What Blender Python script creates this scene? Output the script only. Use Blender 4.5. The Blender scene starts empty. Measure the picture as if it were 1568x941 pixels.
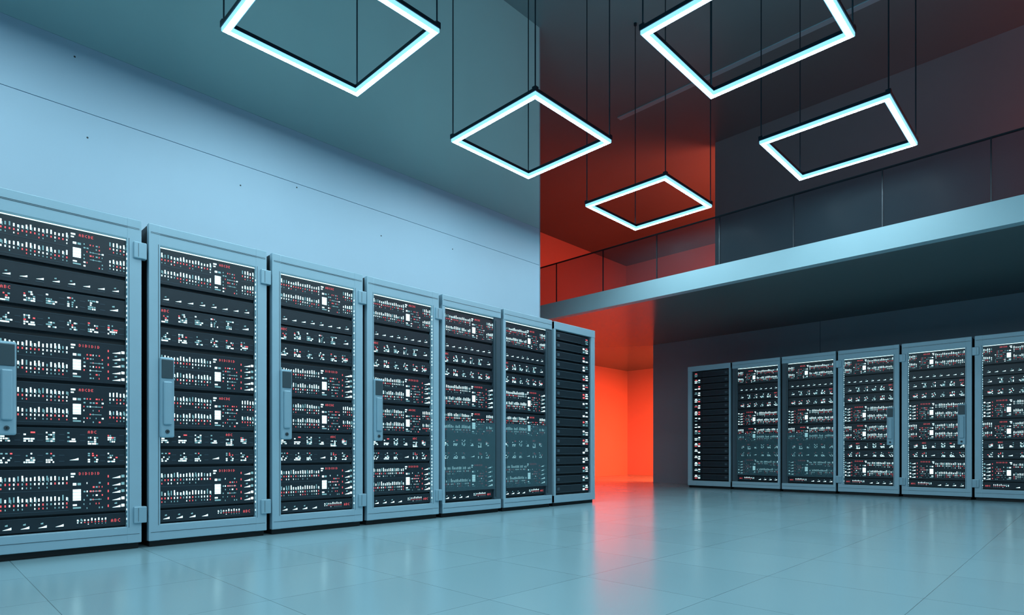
import bpy, bmesh, math, random
from mathutils import Vector
random.seed(7)
S = bpy.context.scene
S.view_settings.view_transform = 'Standard'
S.view_settings.look = 'None'
S.view_settings.exposure = 0.0

# ------------------------------------------------------------------ materials
def principled(name, col, rough=0.5, metal=0.0, emit=None, estr=0.0, spec=0.5, noise=0.0, nscale=3.0, bump=0.0):
    m = bpy.data.materials.new(name); m.use_nodes = True
    nt = m.node_tree; b = nt.nodes['Principled BSDF']
    b.inputs['Base Color'].default_value = (*col, 1)
    b.inputs['Roughness'].default_value = rough
    b.inputs['Metallic'].default_value = metal
    b.inputs['Specular IOR Level'].default_value = spec
    if emit:
        b.inputs['Emission Color'].default_value = (*emit, 1)
        b.inputs['Emission Strength'].default_value = estr
    if noise > 0 or bump > 0:
        tc = nt.nodes.new('ShaderNodeTexCoord')
        n = nt.nodes.new('ShaderNodeTexNoise'); n.inputs['Scale'].default_value = nscale
        n.inputs['Detail'].default_value = 6
        nt.links.new(tc.outputs['Object'], n.inputs['Vector'])
        if noise > 0:
            r = nt.nodes.new('ShaderNodeMapRange')
            r.inputs['To Min'].default_value = 1 - noise; r.inputs['To Max'].default_value = 1 + noise
            nt.links.new(n.outputs['Fac'], r.inputs['Value'])
            mx = nt.nodes.new('ShaderNodeVectorMath'); mx.operation = 'SCALE'
            mx.inputs[0].default_value = col
            nt.links.new(r.outputs['Result'], mx.inputs['Scale'])
            nt.links.new(mx.outputs['Vector'], b.inputs['Base Color'])
        if bump > 0:
            bp = nt.nodes.new('ShaderNodeBump'); bp.inputs['Strength'].default_value = bump
            bp.inputs['Distance'].default_value = 0.01
            nt.links.new(n.outputs['Fac'], bp.inputs['Height'])
            nt.links.new(bp.outputs['Normal'], b.inputs['Normal'])
    return m

M = {}
M['wall']    = principled('painted_concrete_blue', (0.45, 0.645, 0.78), 0.55, noise=0.05, nscale=1.2)
M['wall_up'] = principled('concrete_lamp_cutoff_tint', (0.40, 0.68, 0.71), 0.5, noise=0.05, nscale=1.2)  # light change above lamp height painted into the colour as a teal tone
M['seam']    = principled('seam_shadow_gap', (0.03, 0.05, 0.06), 0.8)
M['slate']   = principled('slate_wall', (0.24, 0.31, 0.37), 0.45, noise=0.08, nscale=1.5)
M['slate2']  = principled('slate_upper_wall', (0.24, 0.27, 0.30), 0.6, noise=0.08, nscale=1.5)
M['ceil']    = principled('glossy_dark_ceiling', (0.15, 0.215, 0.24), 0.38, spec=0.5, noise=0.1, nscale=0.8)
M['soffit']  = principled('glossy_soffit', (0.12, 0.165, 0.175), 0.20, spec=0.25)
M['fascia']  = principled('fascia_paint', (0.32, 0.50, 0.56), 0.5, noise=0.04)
M['redwall'] = principled('red_room_wall', (0.75, 0.45, 0.36), 0.7, noise=0.04, nscale=1.0)
M['rail']    = principled('railing_metal', (0.05, 0.06, 0.07), 0.4, metal=0.6)
M['metal']   = principled('rack_frame_metal', (0.34, 0.52, 0.61), 0.42, metal=0.1, noise=0.03, nscale=8)
M['metal2']  = principled('rack_handle_metal', (0.31, 0.49, 0.58), 0.35, metal=0.2)
M['dark']    = principled('rack_dark', (0.010, 0.017, 0.022), 0.5)
M['panel']   = principled('server_faceplate', (0.013, 0.024, 0.033), 0.38, noise=0.2, nscale=20)
M['edge']    = principled('server_edge', (0.06, 0.10, 0.125), 0.4)
M['black']   = principled('black_plinth', (0.004, 0.006, 0.007), 0.6)
M['grey']    = principled('lock_grey', (0.05, 0.08, 0.095), 0.35)
M['led']     = principled('led_white', (0.5, 0.6, 0.6), 0.5, emit=(0.62, 0.95, 1.0), estr=2.0)
M['dim']     = principled('led_dim', (0.2, 0.3, 0.3), 0.5, emit=(0.22, 0.52, 0.58), estr=0.5)
M['red']     = principled('led_red', (0.4, 0.05, 0.05), 0.5, emit=(1.0, 0.13, 0.15), estr=0.95)
M['tube']    = principled('lamp_diffuser', (0.9, 0.95, 1), 0.4, emit=(0.66, 0.90, 1.0), estr=66)
M['tubeside']= principled('lamp_diffuser_edge', (0.3, 0.6, 0.8), 0.4, emit=(0.28, 0.72, 1.0), estr=1.15)
M['upfill'] = principled('lamp_added_fill', (0.5, 0.8, 1), 0.4, emit=(0.58, 0.92, 1.0), estr=12)  # glow strip added on lamp tops to brighten ceiling and upper wall
M['housing'] = principled('lamp_housing', (0.012, 0.03, 0.045), 0.4, metal=0.5)
for k in ('led', 'dim', 'red', 'tubeside'):
    try: M[k].cycles.emission_sampling = 'NONE'
    except Exception: pass

def glass(name, tint, fac, rough, spec=0.5, col=(0.08, 0.16, 0.19)):
    m = bpy.data.materials.new(name); m.use_nodes = True
    nt = m.node_tree; nt.nodes.clear()
    o = nt.nodes.new('ShaderNodeOutputMaterial')
    t = nt.nodes.new('ShaderNodeBsdfTransparent'); t.inputs['Color'].default_value = (*tint, 1)
    p = nt.nodes.new('ShaderNodeBsdfPrincipled'); p.inputs['Base Color'].default_value = (*col, 1)
    p.inputs['Roughness'].default_value = rough; p.inputs['Specular IOR Level'].default_value = spec
    x = nt.nodes.new('ShaderNodeMixShader'); x.inputs[0].default_value = fac
    nt.links.new(t.outputs[0], x.inputs[1]); nt.links.new(p.outputs[0], x.inputs[2])
    nt.links.new(x.outputs[0], o.inputs['Surface'])
    return m
M['smoke'] = glass('smoked_glass', (0.36, 0.47, 0.49), 0.45, 0.3, 0.3, col=(0.12, 0.24, 0.28))
M['glass'] = glass('railing_glass', (0.84, 0.85, 0.88), 0.10, 0.3, 0.12)

# floor tiles
def floor_mat():
    m = bpy.data.materials.new('polished_floor_tiles'); m.use_nodes = True
    nt = m.node_tree; b = nt.nodes['Principled BSDF']; L = nt.links.new
    tc = nt.nodes.new('ShaderNodeTexCoord')
    mp = nt.nodes.new('ShaderNodeMapping'); mp.inputs['Location'].default_value = (-0.42 + 6.5, -0.516 + 6.5, 0)
    L(tc.outputs['Object'], mp.inputs['Vector'])
    br = nt.nodes.new('ShaderNodeTexBrick'); br.offset = 0; br.squash = 1
    br.inputs['Scale'].default_value = 1; br.inputs['Brick Width'].default_value = 0.65
    br.inputs['Row Height'].default_value = 0.65; br.inputs['Mortar Size'].default_value = 0.0016
    br.inputs['Mortar Smooth'].default_value = 0.3
    br.inputs['Color1'].default_value = (0.25, 0.41, 0.46, 1)
    br.inputs['Color2'].default_value = (0.27, 0.44, 0.49, 1)
    br.inputs['Mortar'].default_value = (0.10, 0.18, 0.20, 1)
    L(mp.outputs[0], br.inputs['Vector']); L(br.outputs['Color'], b.inputs['Base Color'])
    n = nt.nodes.new('ShaderNodeTexNoise'); n.inputs['Scale'].default_value = 1.6; n.inputs['Detail'].default_value = 5
    L(tc.outputs['Object'], n.inputs['Vector'])
    r = nt.nodes.new('ShaderNodeMapRange'); r.inputs['To Min'].default_value = 0.17; r.inputs['To Max'].default_value = 0.24
    L(n.outputs['Fac'], r.inputs['Value']); L(r.outputs['Result'], b.inputs['Roughness'])
    b.inputs['IOR'].default_value = 1.8
    b.inputs['Specular IOR Level'].default_value = 0.6
    return m
M['floor'] = floor_mat()

# ------------------------------------------------------------------ mesh builder
class MB:
    def __init__(s): s.v = []; s.f = []; s.m = []; s.mats = []
    def mi(s, k):
        if k not in s.mats: s.mats.append(k)
        return s.mats.index(k)
    def quad(s, a, b, c, d, k):
        n = len(s.v); s.v += [a, b, c, d]; s.f.append((n, n+1, n+2, n+3)); s.m.append(s.mi(k))
    def box(s, x0, x1, y0, y1, z0, z1, k, faces='all'):
        n = len(s.v); s.v += [(x0,y0,z0),(x1,y0,z0),(x1,y1,z0),(x0,y1,z0),(x0,y0,z1),(x1,y0,z1),(x1,y1,z1),(x0,y1,z1)]
        F = [(0,3,2,1),(4,5,6,7),(0,1,5,4),(2,3,7,6),(1,2,6,5),(3,0,4,7)]
        for f in F: s.f.append(tuple(n+i for i in f)); s.m.append(s.mi(k))
    def bbox(s, x0, x1, y0, y1, z0, z1, k, bv=0.004, seg=2):
        bm = bmesh.new(); bmesh.ops.create_cube(bm, size=1)
        for v in bm.verts:
            v.co = Vector(((x0+x1)/2 + v.co.x*(x1-x0), (y0+y1)/2 + v.co.y*(y1-y0), (z0+z1)/2 + v.co.z*(z1-z0)))
        bmesh.ops.bevel(bm, geom=bm.edges[:], offset=bv, segments=seg, profile=0.5, affect='EDGES')
        n = len(s.v); bm.verts.index_update()
        s.v += [tuple(v.co) for v in bm.verts]
        for f in bm.faces: s.f.append(tuple(n+v.index for v in f.verts)); s.m.append(s.mi(k))
        bm.free()
    def cyl(s, cx, cy, z0, z1, r, k, n=10, axis='z'):
        i0 = len(s.v)
        for j in range(n):
            a = 2*math.pi*j/n; c, d = r*math.cos(a), r*math.sin(a)
            for z in (z0, z1):
                s.v.append((cx+c, cy+d, z) if axis == 'z' else (cx+c, z, cy+d))
        for j in range(n):
            a = i0+2*j; b = i0+2*((j+1) % n)
            s.f.append((a, b, b+1, a+1)); s.m.append(s.mi(k))
        s.f.append(tuple(i0+2*j for j in range(n))); s.m.append(s.mi(k))
        s.f.append(tuple(i0+2*j+1 for j in range(n))); s.m.append(s.mi(k))
    def mesh(s, name):
        me = bpy.data.meshes.new(name); me.from_pydata(s.v, [], s.f)
        for k in s.mats: me.materials.append(M[k])
        me.polygons.foreach_set('material_index', s.m); me.update()
        return me
def obj(name, me, loc=(0,0,0), rz=0):
    o = bpy.data.objects.new(name, me); o.location = loc; o.rotation_euler = (0,0,rz)
    S.collection.objects.link(o); return o
def boxobj(name, x0, x1, y0, y1, z0, z1, k):
    b = MB(); b.box(x0,x1,y0,y1,z0,z1,k); return obj(name, b.mesh(name))

# ------------------------------------------------------------------ room
H = 6.5; XW = 6.16; YW = 5.5; XF = 7.47; XB = 10.8
ZS0, ZS1 = 2.82, 3.075
boxobj('floor', -4, 16.2, -5, 10.8, -0.2, 0, 'floor')
boxobj('ceiling', -4, 16.2, -5, 10.8, H, H+0.2, 'ceil')
w = MB()
w.box(-4, XW, YW+0.02, YW+0.3, 0, H, 'seam')
w.box(-4, XW, YW, YW+0.02, 0, 3.205, 'wall')
w.box(-4, XW, YW, YW+0.02, 3.210, 3.71, 'wall')
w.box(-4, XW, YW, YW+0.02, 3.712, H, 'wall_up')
w.box(XW, XW+0.02, YW, YW+0.3, 0, H, 'slate')
for (px, pz) in [(0.98,3.02),(2.65,3.17),(2.12,3.02),(3.6,2.95),(0.9,3.6),(4.6,3.05)]:
    w.cyl(px, pz, YW-0.001, YW+0.01, 0.007, 'seam', 8, axis='y')
obj('wall_left', w.mesh('wall_left'))
boxobj('wall_passage', XW-0.3, XW, YW+0.3, 10.8, 0, H, 'slate')
boxobj('wall_rear', -4.2, -4, -5, YW+0.3, 0, H, 'wall')
boxobj('wall_front', -4, 16.2, -5.2, -5, 0, H, 'wall')
m = MB()
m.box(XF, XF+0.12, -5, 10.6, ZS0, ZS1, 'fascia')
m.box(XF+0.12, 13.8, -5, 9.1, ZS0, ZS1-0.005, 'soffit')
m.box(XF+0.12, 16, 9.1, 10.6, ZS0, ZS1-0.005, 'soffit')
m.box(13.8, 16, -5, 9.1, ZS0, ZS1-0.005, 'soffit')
obj('mezzanine_slab', m.mesh('mezzanine_slab'))
b = MB()
b.box(XB, XB+0.2, -5, 6.5, 0, ZS0, 'slate')
for y in (3.3, 0.1, -3.1): b.box(XB-0.001, XB, y, y+0.006, 0, ZS0, 'seam')
obj('wall_right_lower', b.mesh('wall_right_lower'))
boxobj('wall_right_upper', XB, XB+0.2, -5, 5.16, ZS1-0.005, H, 'slate2')
boxobj('wall_corridor_end', 13.8, 14.0, -5, 9.3, 0, ZS0, 'redwall')
boxobj('wall_corridor_side', XW, 13.8, 9.1, 9.3, 0, ZS0, 'redwall')
boxobj('wall_gallery_end', 16.0, 16.2, -5, 10.8, ZS1-0.005, H, 'redwall')
boxobj('wall_gallery_side', XW, 16.0, 10.6, 10.8, 0, H, 'redwall')
boxobj('ceiling_strip_1', 8.78, 8.88, 1.6, 6.0, H-0.012, H, 'metal')  # thin pale strip along the ceiling
g = MB()
y = 10.08
while y > -4.9:
    g.box(XF+0.05, XF+0.062, y-0.935+0.006, y-0.006, ZS1-0.02, 3.72, 'glass')
    g.box(XF+0.048, XF+0.064, y-0.006, y+0.006, ZS1, 3.72, 'rail')
    y -= 0.935
g.box(XF+0.044, XF+0.068, -4.8, 10.5, 3.72, 3.735, 'rail')
obj('glass_railing', g.mesh('glass_railing'))

# ------------------------------------------------------------------ racks
W = 0.772; HT = 2.108
FONT = {'A':'010101111101101','B':'110101110101110','C':'011100100100011','D':'110101101101110','I':'010010010010010','E':'111100110100111','1':'110010010010111','0':'111101101101111'}
def rack(kind, mir):
    b = MB(); rnd = random.Random(3 if kind != 'C' else 5)
    def X(x0, x1): return (W-x1, W-x0) if mir else (x0, x1)
    def bx(x0,x1,y0,y1,z0,z1,k): a,c = X(x0,x1); b.box(a,c,y0,y1,z0,z1,k)
    def bb(x0,x1,y0,y1,z0,z1,k,bv=0.004): a,c = X(x0,x1); b.bbox(a,c,y0,y1,z0,z1,k,bv)
    def q(x0,x1,z0,z1,k,y):
        a,c = X(x0,x1); b.quad((a,y,z0),(c,y,z0),(c,y,z1),(a,y,z1),k)
    bb(0.01, W-0.01, 0.03, 0.98, 0, 0.04, 'black')
    bb(0.0, W, 0.05, 1.0, 0.035, HT-0.004, 'dark', 0.006)
    yp = 0.035
    def text(s, x0, z0, h, k, y):
        p = h/5; wch = p*3
        a, c = X(x0, x0+len(s)*(wch+p*1.6))
        for i, ch in enumerate(s):
            for j, bit in enumerate(FONT[ch]):
                if bit == '1':
                    xx = a+i*(wch+p*1.6)+(j % 3)*p; zz = z0+h-(j//3+1)*p
                    b.quad((xx,y,zz+p*0.2),(xx+p*0.8,y,zz+p*0.2),(xx+p*0.8,y,zz+p),(xx,y,zz+p),k)
    if kind in 'AB':
        xl, xr = (0.068, 0.690) if kind == 'A' else (0.035, 0.685)
        sx = (xr-xl)/0.62
        def fx(t): return xl + t*sx
        def led(t0, t1, z0, z1, k, y=yp-0.012): q(fx(t0), fx(t1), z0, z1, k, y)
        def unit(z0, z1):
            bx(xl+0.003, xr-0.003, yp-0.01, 0.06, z0, z1, 'panel')
            q(xl+0.003, xr-0.003, z1-0.002, z1, 'edge', yp-0.0115)
        def dashes(t0, t1, z0, z1, n, rows=2):
            rh = (z1-z0)/rows
            for r in range(rows):
                zb = z0+r*rh
                for i in range(n):
                    t = t0+(t1-t0)*(i+0.5)/n; wd = 0.0034
                    led(t-wd, t+wd, zb+rh*0.56, zb+rh*rnd.uniform(0.70,0.84), rnd.choice(['led','led','led','led','dim']))
                    led(t-wd*0.9, t+wd*0.9, zb+rh*0.36, zb+rh*0.46, rnd.choice(['dim','led','red','red','led']))
                    if rnd.random() < 0.4: led(t+wd*1.3, t+wd*2.2, zb+rh*0.5, zb+rh*0.7, 'dim')
                    if rnd.random() < 0.6: led(t-wd*0.7, t+wd*0.7, zb+rh*0.18, zb+rh*0.26, rnd.choice(['dim','red','led','dim']))
                led(t0, t1, zb+rh*0.05, zb+rh*0.07, 'edge')
        def cluster(t, zc, dens=0.62):
            cw, ch = 0.0105, 0.0125
            for i in range(5):
                for j in range(5):
                    pr = dens*(1.2 if j < 2 else 0.65)*(0.5 if i == 4 else 1)
                    if rnd.random() < pr:
                        k = rnd.choice(['led','led','led','led','dim','dim'] if j < 2 else ['led','dim','dim','red','led'])
                        led(t+i*cw, t+i*cw+cw*rnd.choice([0.7,1.0]), zc+(j-2.5)*ch, zc+(j-2.5)*ch+ch*0.68, k)
        def wedge(t, z, w, h, k='led'):
            a, c = X(fx(t), fx(t+w)); yy = yp-0.012
            b.quad((a,yy,z),(c,yy,z),(c,yy,z+h*0.40),(a+(c-a)*0.6,yy,z+h*0.2),k)
            if rnd.random() < 0.5: b.quad((a+(c-a)*0.3,yy,z+h*0.6),(a+(c-a)*0.6,yy,z+h*0.6),(a+(c-a)*0.6,yy,z+h*0.9),(a+(c-a)*0.3,yy,z+h*0.8),'dim')
        def big(z0, z1, variant):
            unit(z0-0.012, z1+0.012)
            dashes(0.005, 0.325, z0, z1, 17)
            h = z1-z0
            text(['ABCDE','DIDIDID','ABCD'][variant % 3], fx(0.375), z1-0.026, 0.017, 'red', yp-0.012)
            led(0.335, 0.357, z1-0.022, z1-0.012, 'led'); led(0.335, 0.350, z1-0.038, z1-0.030, 'led')
            led(0.345, 0.385, z0+h*0.26, z0+h*0.54, 'led')
            for j in range(3): led(0.345, 0.385, z0+h*(0.3+0.08*j), z0+h*(0.31+0.08*j), 'dim', yp-0.0124)
            led(0.345, 0.362, z0+h*0.64, z0+h*0.70, 'led'); led(0.368, 0.385, z0+h*0.64, z0+h*0.70, 'dim')
            for i in range(7):
                for j in range(7):
                    t = 0.398+i*0.0155; z = z0+h*(0.04+0.105*j)
                    if rnd.random() < 0.55: led(t, t+rnd.choice([0.004,0.006,0.010]), z, z+h*0.04, rnd.choice(['red','dim','red','led','dim']))
            led(0.345, 0.385, z0+h*0.06, z0+h*0.10, 'dim'); led(0.345, 0.365, z0+h*0.13, z0+h*0.17, 'led')
            led(0.43, 0.49, z0+h*0.47, z0+h*0.485, 'dim'); led(0.43, 0.49, z0+h*0.26, z0+h*0.275, 'dim')
            if variant == 1:
                for j in range(5):
                    wedge(0.545, z0+h*(0.04+0.19*j), 0.045, h*0.15)
                    led(0.595, 0.612, z0+h*(0.05+0.19*j), z0+h*(0.12+0.19*j), rnd.choice(['led','dim']))
                for j in range(5): led(0.522, 0.528, z0+h*(0.06+0.19*j), z0+h*(0.12+0.19*j), 'red')
            else:
                dashes(0.525, 0.618, z0, z1, 5)
        def portrow(z0, z1, red_at=None, arrows=()):
            unit(z0-0.008, z1+0.008)
            n = 6; zc = (z0+z1)/2; h = z1-z0
            for i in range(n):
                t = 0.012+i*(0.612/n)
                if red_at == i:
                    text('ABC', fx(t), z1-0.022, 0.018, 'red', yp-0.012); cluster(t, zc-0.014, 0.5)
                elif i in arrows: wedge(t+0.01, zc-h*0.2, 0.045, h*0.4)
                else:
                    cluster(t, zc)
                    led(t+0.062, t+0.088, zc-0.024, zc-0.021, 'edge'); led(t+0.062, t+0.088, zc+0.012, zc+0.015, 'edge')
        def arrowrow(z0, z1):
            unit(z0-0.008, z1+0.008)
            for i in range(8):
                wedge(0.02+i*0.075, z0+(z1-z0)*0.3, 0.036, (z1-z0)*0.28)
                led(0.018+i*0.075, 0.058+i*0.075, z0+(z1-z0)*0.15, z0+(z1-z0)*0.18, 'edge')
        big(1.745, 1.955, 0)
        arrowrow(1.60, 1.70)
        portrow(1.48, 1.57, red_at=0, arrows=(5,))
        portrow(1.34, 1.435)
        big(1.06, 1.285, 1)
        big(0.79, 1.015, 0)
        portrow(0.668, 0.755, red_at=4)
        portrow(0.545, 0.63, arrows=(3,))
        big(0.262, 0.505, 1)
        unit(0.155, 0.235)
        for i in range(4): wedge(0.02+i*0.08, 0.175, 0.04, 0.035)
        text('ABC', fx(0.54), 0.18, 0.020, 'red', yp-0.012); dashes(0.36, 0.52, 0.165, 0.225, 9, 1)
    if kind == 'A':
        bb(0, 0.068, 0, 0.045, 0.04, HT, 'metal'); bb(0.690, W, 0, 0.045, 0.04, HT, 'metal')
        bb(0.060, 0.70, 0.001, 0.045, 1.975, HT-0.001, 'metal'); bb(0.060, 0.70, 0.001, 0.045, 0.041, 0.145, 'metal')
        for z in (2.045, 2.052, 0.095): bx(0.012, W-0.012, -0.0008, 0.001, z, z+0.0025, 'grey')
        bx(0.055, 0.058, -0.0008, 0.001, 0.14, 1.98, 'grey'); bx(0.700, 0.703, -0.0008, 0.001, 0.14, 1.98, 'grey')
        bx(0.072, 0.688, 0.014, 0.018, 1.965, 1.970, 'led')
        z = 0.16
        while z < 1.95:
            bx(0.6880, 0.6905, -0.0008, 0.006, z, z+0.012, 'led' if rnd.random() < 0.6 else 'dim'); z += 0.03
        for z in (0.165, 1.86):
            bb(0.725, W+0.026, -0.016, 0.03, z, z+0.105, 'metal2', 0.005)
            bx(0.75, 0.752, -0.0175, -0.016, z+0.01, z+0.095, 'grey')
        bb(0.060, 0.148, -0.020, 0.004, 0.715, 1.245, 'metal2', 0.012)
        bb(0.069, 0.139, -0.026, -0.018, 1.105, 1.228, 'grey', 0.0035)
        bb(0.078, 0.130, -0.034, -0.018, 0.80, 1.085, 'metal2', 0.008)
        a, c = X(0.095, 0.112); b.cyl((a+c)/2, 0.755, -0.026, -0.018, 0.013, 'grey', 14, axis='y')
        b.cyl((a+c)/2, 0.755, -0.029, -0.025, 0.005, 'black', 10, axis='y')
    if kind == 'B':
        bb(0, 0.035, 0, 0.05, 0.04, HT, 'metal', 0.003); bb(0.685, W, 0.006, 0.05, 0.04, HT-0.004, 'edge', 0.003)
        bb(0.0, W, -0.004, 0.05, 2.0, HT, 'metal'); bb(0.0, W, -0.004, 0.05, 0.04, 0.135, 'metal')
        for z in (2.055, 0.088): bx(0.012, W-0.012, -0.0055, -0.003, z, z+0.003, 'grey')
        bx(0.04, 0.68, 0.016, 0.020, 1.985, 1.991, 'led')
        q(0.04, 0.690, 0.246, 0.915, 'smoke', -0.003)
        bx(0.04, 0.690, -0.006, 0.0, 0.913, 0.918, 'edge'); bx(0.04, 0.690, -0.006, 0.0, 0.243, 0.248, 'edge')
        bb(0.700, 0.712, -0.004, 0.01, 0.16, 1.97, 'grey', 0.003)
    if kind == 'C':
        bb(0, 0.03, 0, 0.05, 0.04, HT, 'metal', 0.003); bb(0.70, W, 0, 0.05, 0.04, HT, 'metal', 0.004)
        bb(0.0, W, -0.003, 0.05, 2.02, HT, 'metal'); bb(0.0, W, -0.003, 0.05, 0.04, 0.125, 'metal')
        n = 17; z0 = 0.14; p = (2.01-z0)/n
        for i in range(n):
            za = z0+i*p
            bb(0.045, 0.51, 0.01, 0.06, za+0.012, za+p-0.012, 'panel', 0.004)
            q(0.05, 0.505, za+p-0.019, za+p-0.015, 'edge', 0.0095); q(0.05, 0.505, za+0.015, za+0.018, 'edge', 0.0095)
            bx(0.06, 0.10, 0.002, 0.012, za+p*0.35, za+p*0.65, 'edge')
            bb(0.52, 0.685, 0.015, 0.06, za+0.006, za+p-0.006, 'panel', 0.003)
            for (u, v, ww, hh) in [(0.0,0.0,0.35,0.30),(0.5,0.0,0.4,0.18),(0.0,0.55,0.3,0.3),(0.42,0.4,0.5,0.16),(0.5,0.72,0.35,0.18)]:
                if rnd.random() < 0.85:
                    xx = 0.548+u*0.11; zz = za+0.022+v*(p-0.044)
                    q(xx, xx+ww*0.11, zz, zz+hh*(p-0.044), rnd.choice(['led','led','led','dim','red']), 0.0145)
    return b.mesh('server_rack')
meshes = {(k, mm): rack(k, mm) for k in 'ABC' for mm in (False, True)}
Y0 = 4.39; X0 = 9.62
kinds = 'CBBAAAAAA'
for i, k in enumerate(kinds[:9]):
    obj('server_rack', meshes[(k, False)], (5.943 - 0.812*i - W, Y0, 0))
for i, k in enumerate(kinds[:8]):
    obj('server_rack', meshes[(k, True)], (X0, 5.10 - 0.800*i, 0), -math.pi/2)

# ------------------------------------------------------------------ pendant lamps
Z = 3.06; zc = 0.62 + Z; s = 0.3665*Z
def lamp_mesh():
    b = MB(); a = s/2; t = 0.029; e = 0.003
    def ring(o, i, z0, z1, kb, ks, kt):
        O = [(-o,-o),(o,-o),(o,o),(-o,o)]; I = [(-i,-i),(i,-i),(i,i),(-i,i)]
        for j in range(4):
            n = (j+1) % 4
            b.quad((*O[j],z0),(*O[n],z0),(*I[n],z0),(*I[j],z0),kb)
            b.quad((*O[j],z1),(*O[n],z1),(*I[n],z1),(*I[j],z1),kt)
            b.quad((*O[j],z0),(*O[n],z0),(*O[n],z1),(*O[j],z1),ks)
            b.quad((*I[j],z0),(*I[n],z0),(*I[n],z1),(*I[j],z1),ks)
    # translucent carrier with brighter diffuser strip set into its underside
    ring(a-e, a-2*t+e, -0.016, 0.012, 'tubeside', 'tubeside', 'tubeside')
    ring(a-e-0.007, a-2*t+e+0.007, -0.019, -0.0162, 'tube', 'tubeside', 'tubeside')
    ring(a+0.004, a-2*t-0.001, 0.0121, 0.040, 'housing', 'housing', 'housing')
    ring(a-0.012, a-2*t+0.012, 0.0402, 0.043, 'upfill', 'housing', 'upfill')
    for sx in (-1, 1):
        for sy in (-1, 1):
            cx, cy = sx*(a-0.016), sy*(a-0.016)
            b.box(cx-0.02, cx+0.02, cy-0.02, cy+0.02, 0.040, 0.056, 'housing')
            b.cyl(cx, cy, 0.05, H-zc-0.03, 0.0060, 'housing', 8)
            b.cyl(cx, cy, H-zc-0.03, H-zc, 0.02, 'housing', 14)
    return b.mesh('pendant_lamp')
lm = lamp_mesh()
for gx in (0.707, 1.411, 2.1165):
    for gy in (1.294, 0.592):
        obj('pendant_lamp', lm, (gx*Z, gy*Z, zc))
for gx in (0.003, 0.707, 1.411):  # extra unseen lamps, grid continued to fill the rack fronts
    obj('pendant_lamp', lm, (gx*Z, -0.11*Z, zc))
obj('pendant_lamp', lm, (0.003*Z, 0.592*Z, zc)); obj('pendant_lamp', lm, (0.003*Z, 1.294*Z, zc))  # two more unseen lamps added for the same fill

# ------------------------------------------------------------------ coloured room lights
def area(name, loc, rot, sx, sy, power, col):
    l = bpy.data.lights.new(name, 'AREA'); l.shape = 'RECTANGLE'; l.size = sx; l.size_y = sy
    l.energy = power; l.color = col
    o = bpy.data.objects.new(name, l); o.location = loc; o.rotation_euler = rot; S.collection.objects.link(o)
    return o
area('corridor_light', (12.4, 4.6, 2.75), (0,0,0), 1.6, 3.0, 820, (1.0, 0.10, 0.032))
area('added_wall_fill', (13.4, 3.2, 6.4), (0,0,0), 3.0, 3.0, 620, (1.0, 0.09, 0.04))
area('added_wall_fill', (11.9, 4.1, 3.25), (math.pi,0,0), 1.2, 1.2, 210, (1.0, 0.09, 0.045))
area('added_wall_fill', (10.0, -2.2, 4.6), (math.radians(84), 0, math.radians(-25)), 1.0, 1.0, 55, (1.0, 0.10, 0.05))  # weak red fill added out of view to tint the upper right wall

wd = bpy.data.worlds.new('world'); S.world = wd; wd.use_nodes = True
wd.node_tree.nodes['Background'].inputs[0].default_value = (0.05, 0.08, 0.1, 1)

cd = bpy.data.cameras.new('camera'); cam = bpy.data.objects.new('camera', cd); S.collection.objects.link(cam)
cd.sensor_width = 36; cd.lens = 911/1568*36; cd.shift_y = 221/1568
cam.location = (0, 0, 0.62); cam.rotation_euler = (math.pi/2, 0, math.atan2(0.6994, 0.7145) - math.pi/2)
S.camera = cam
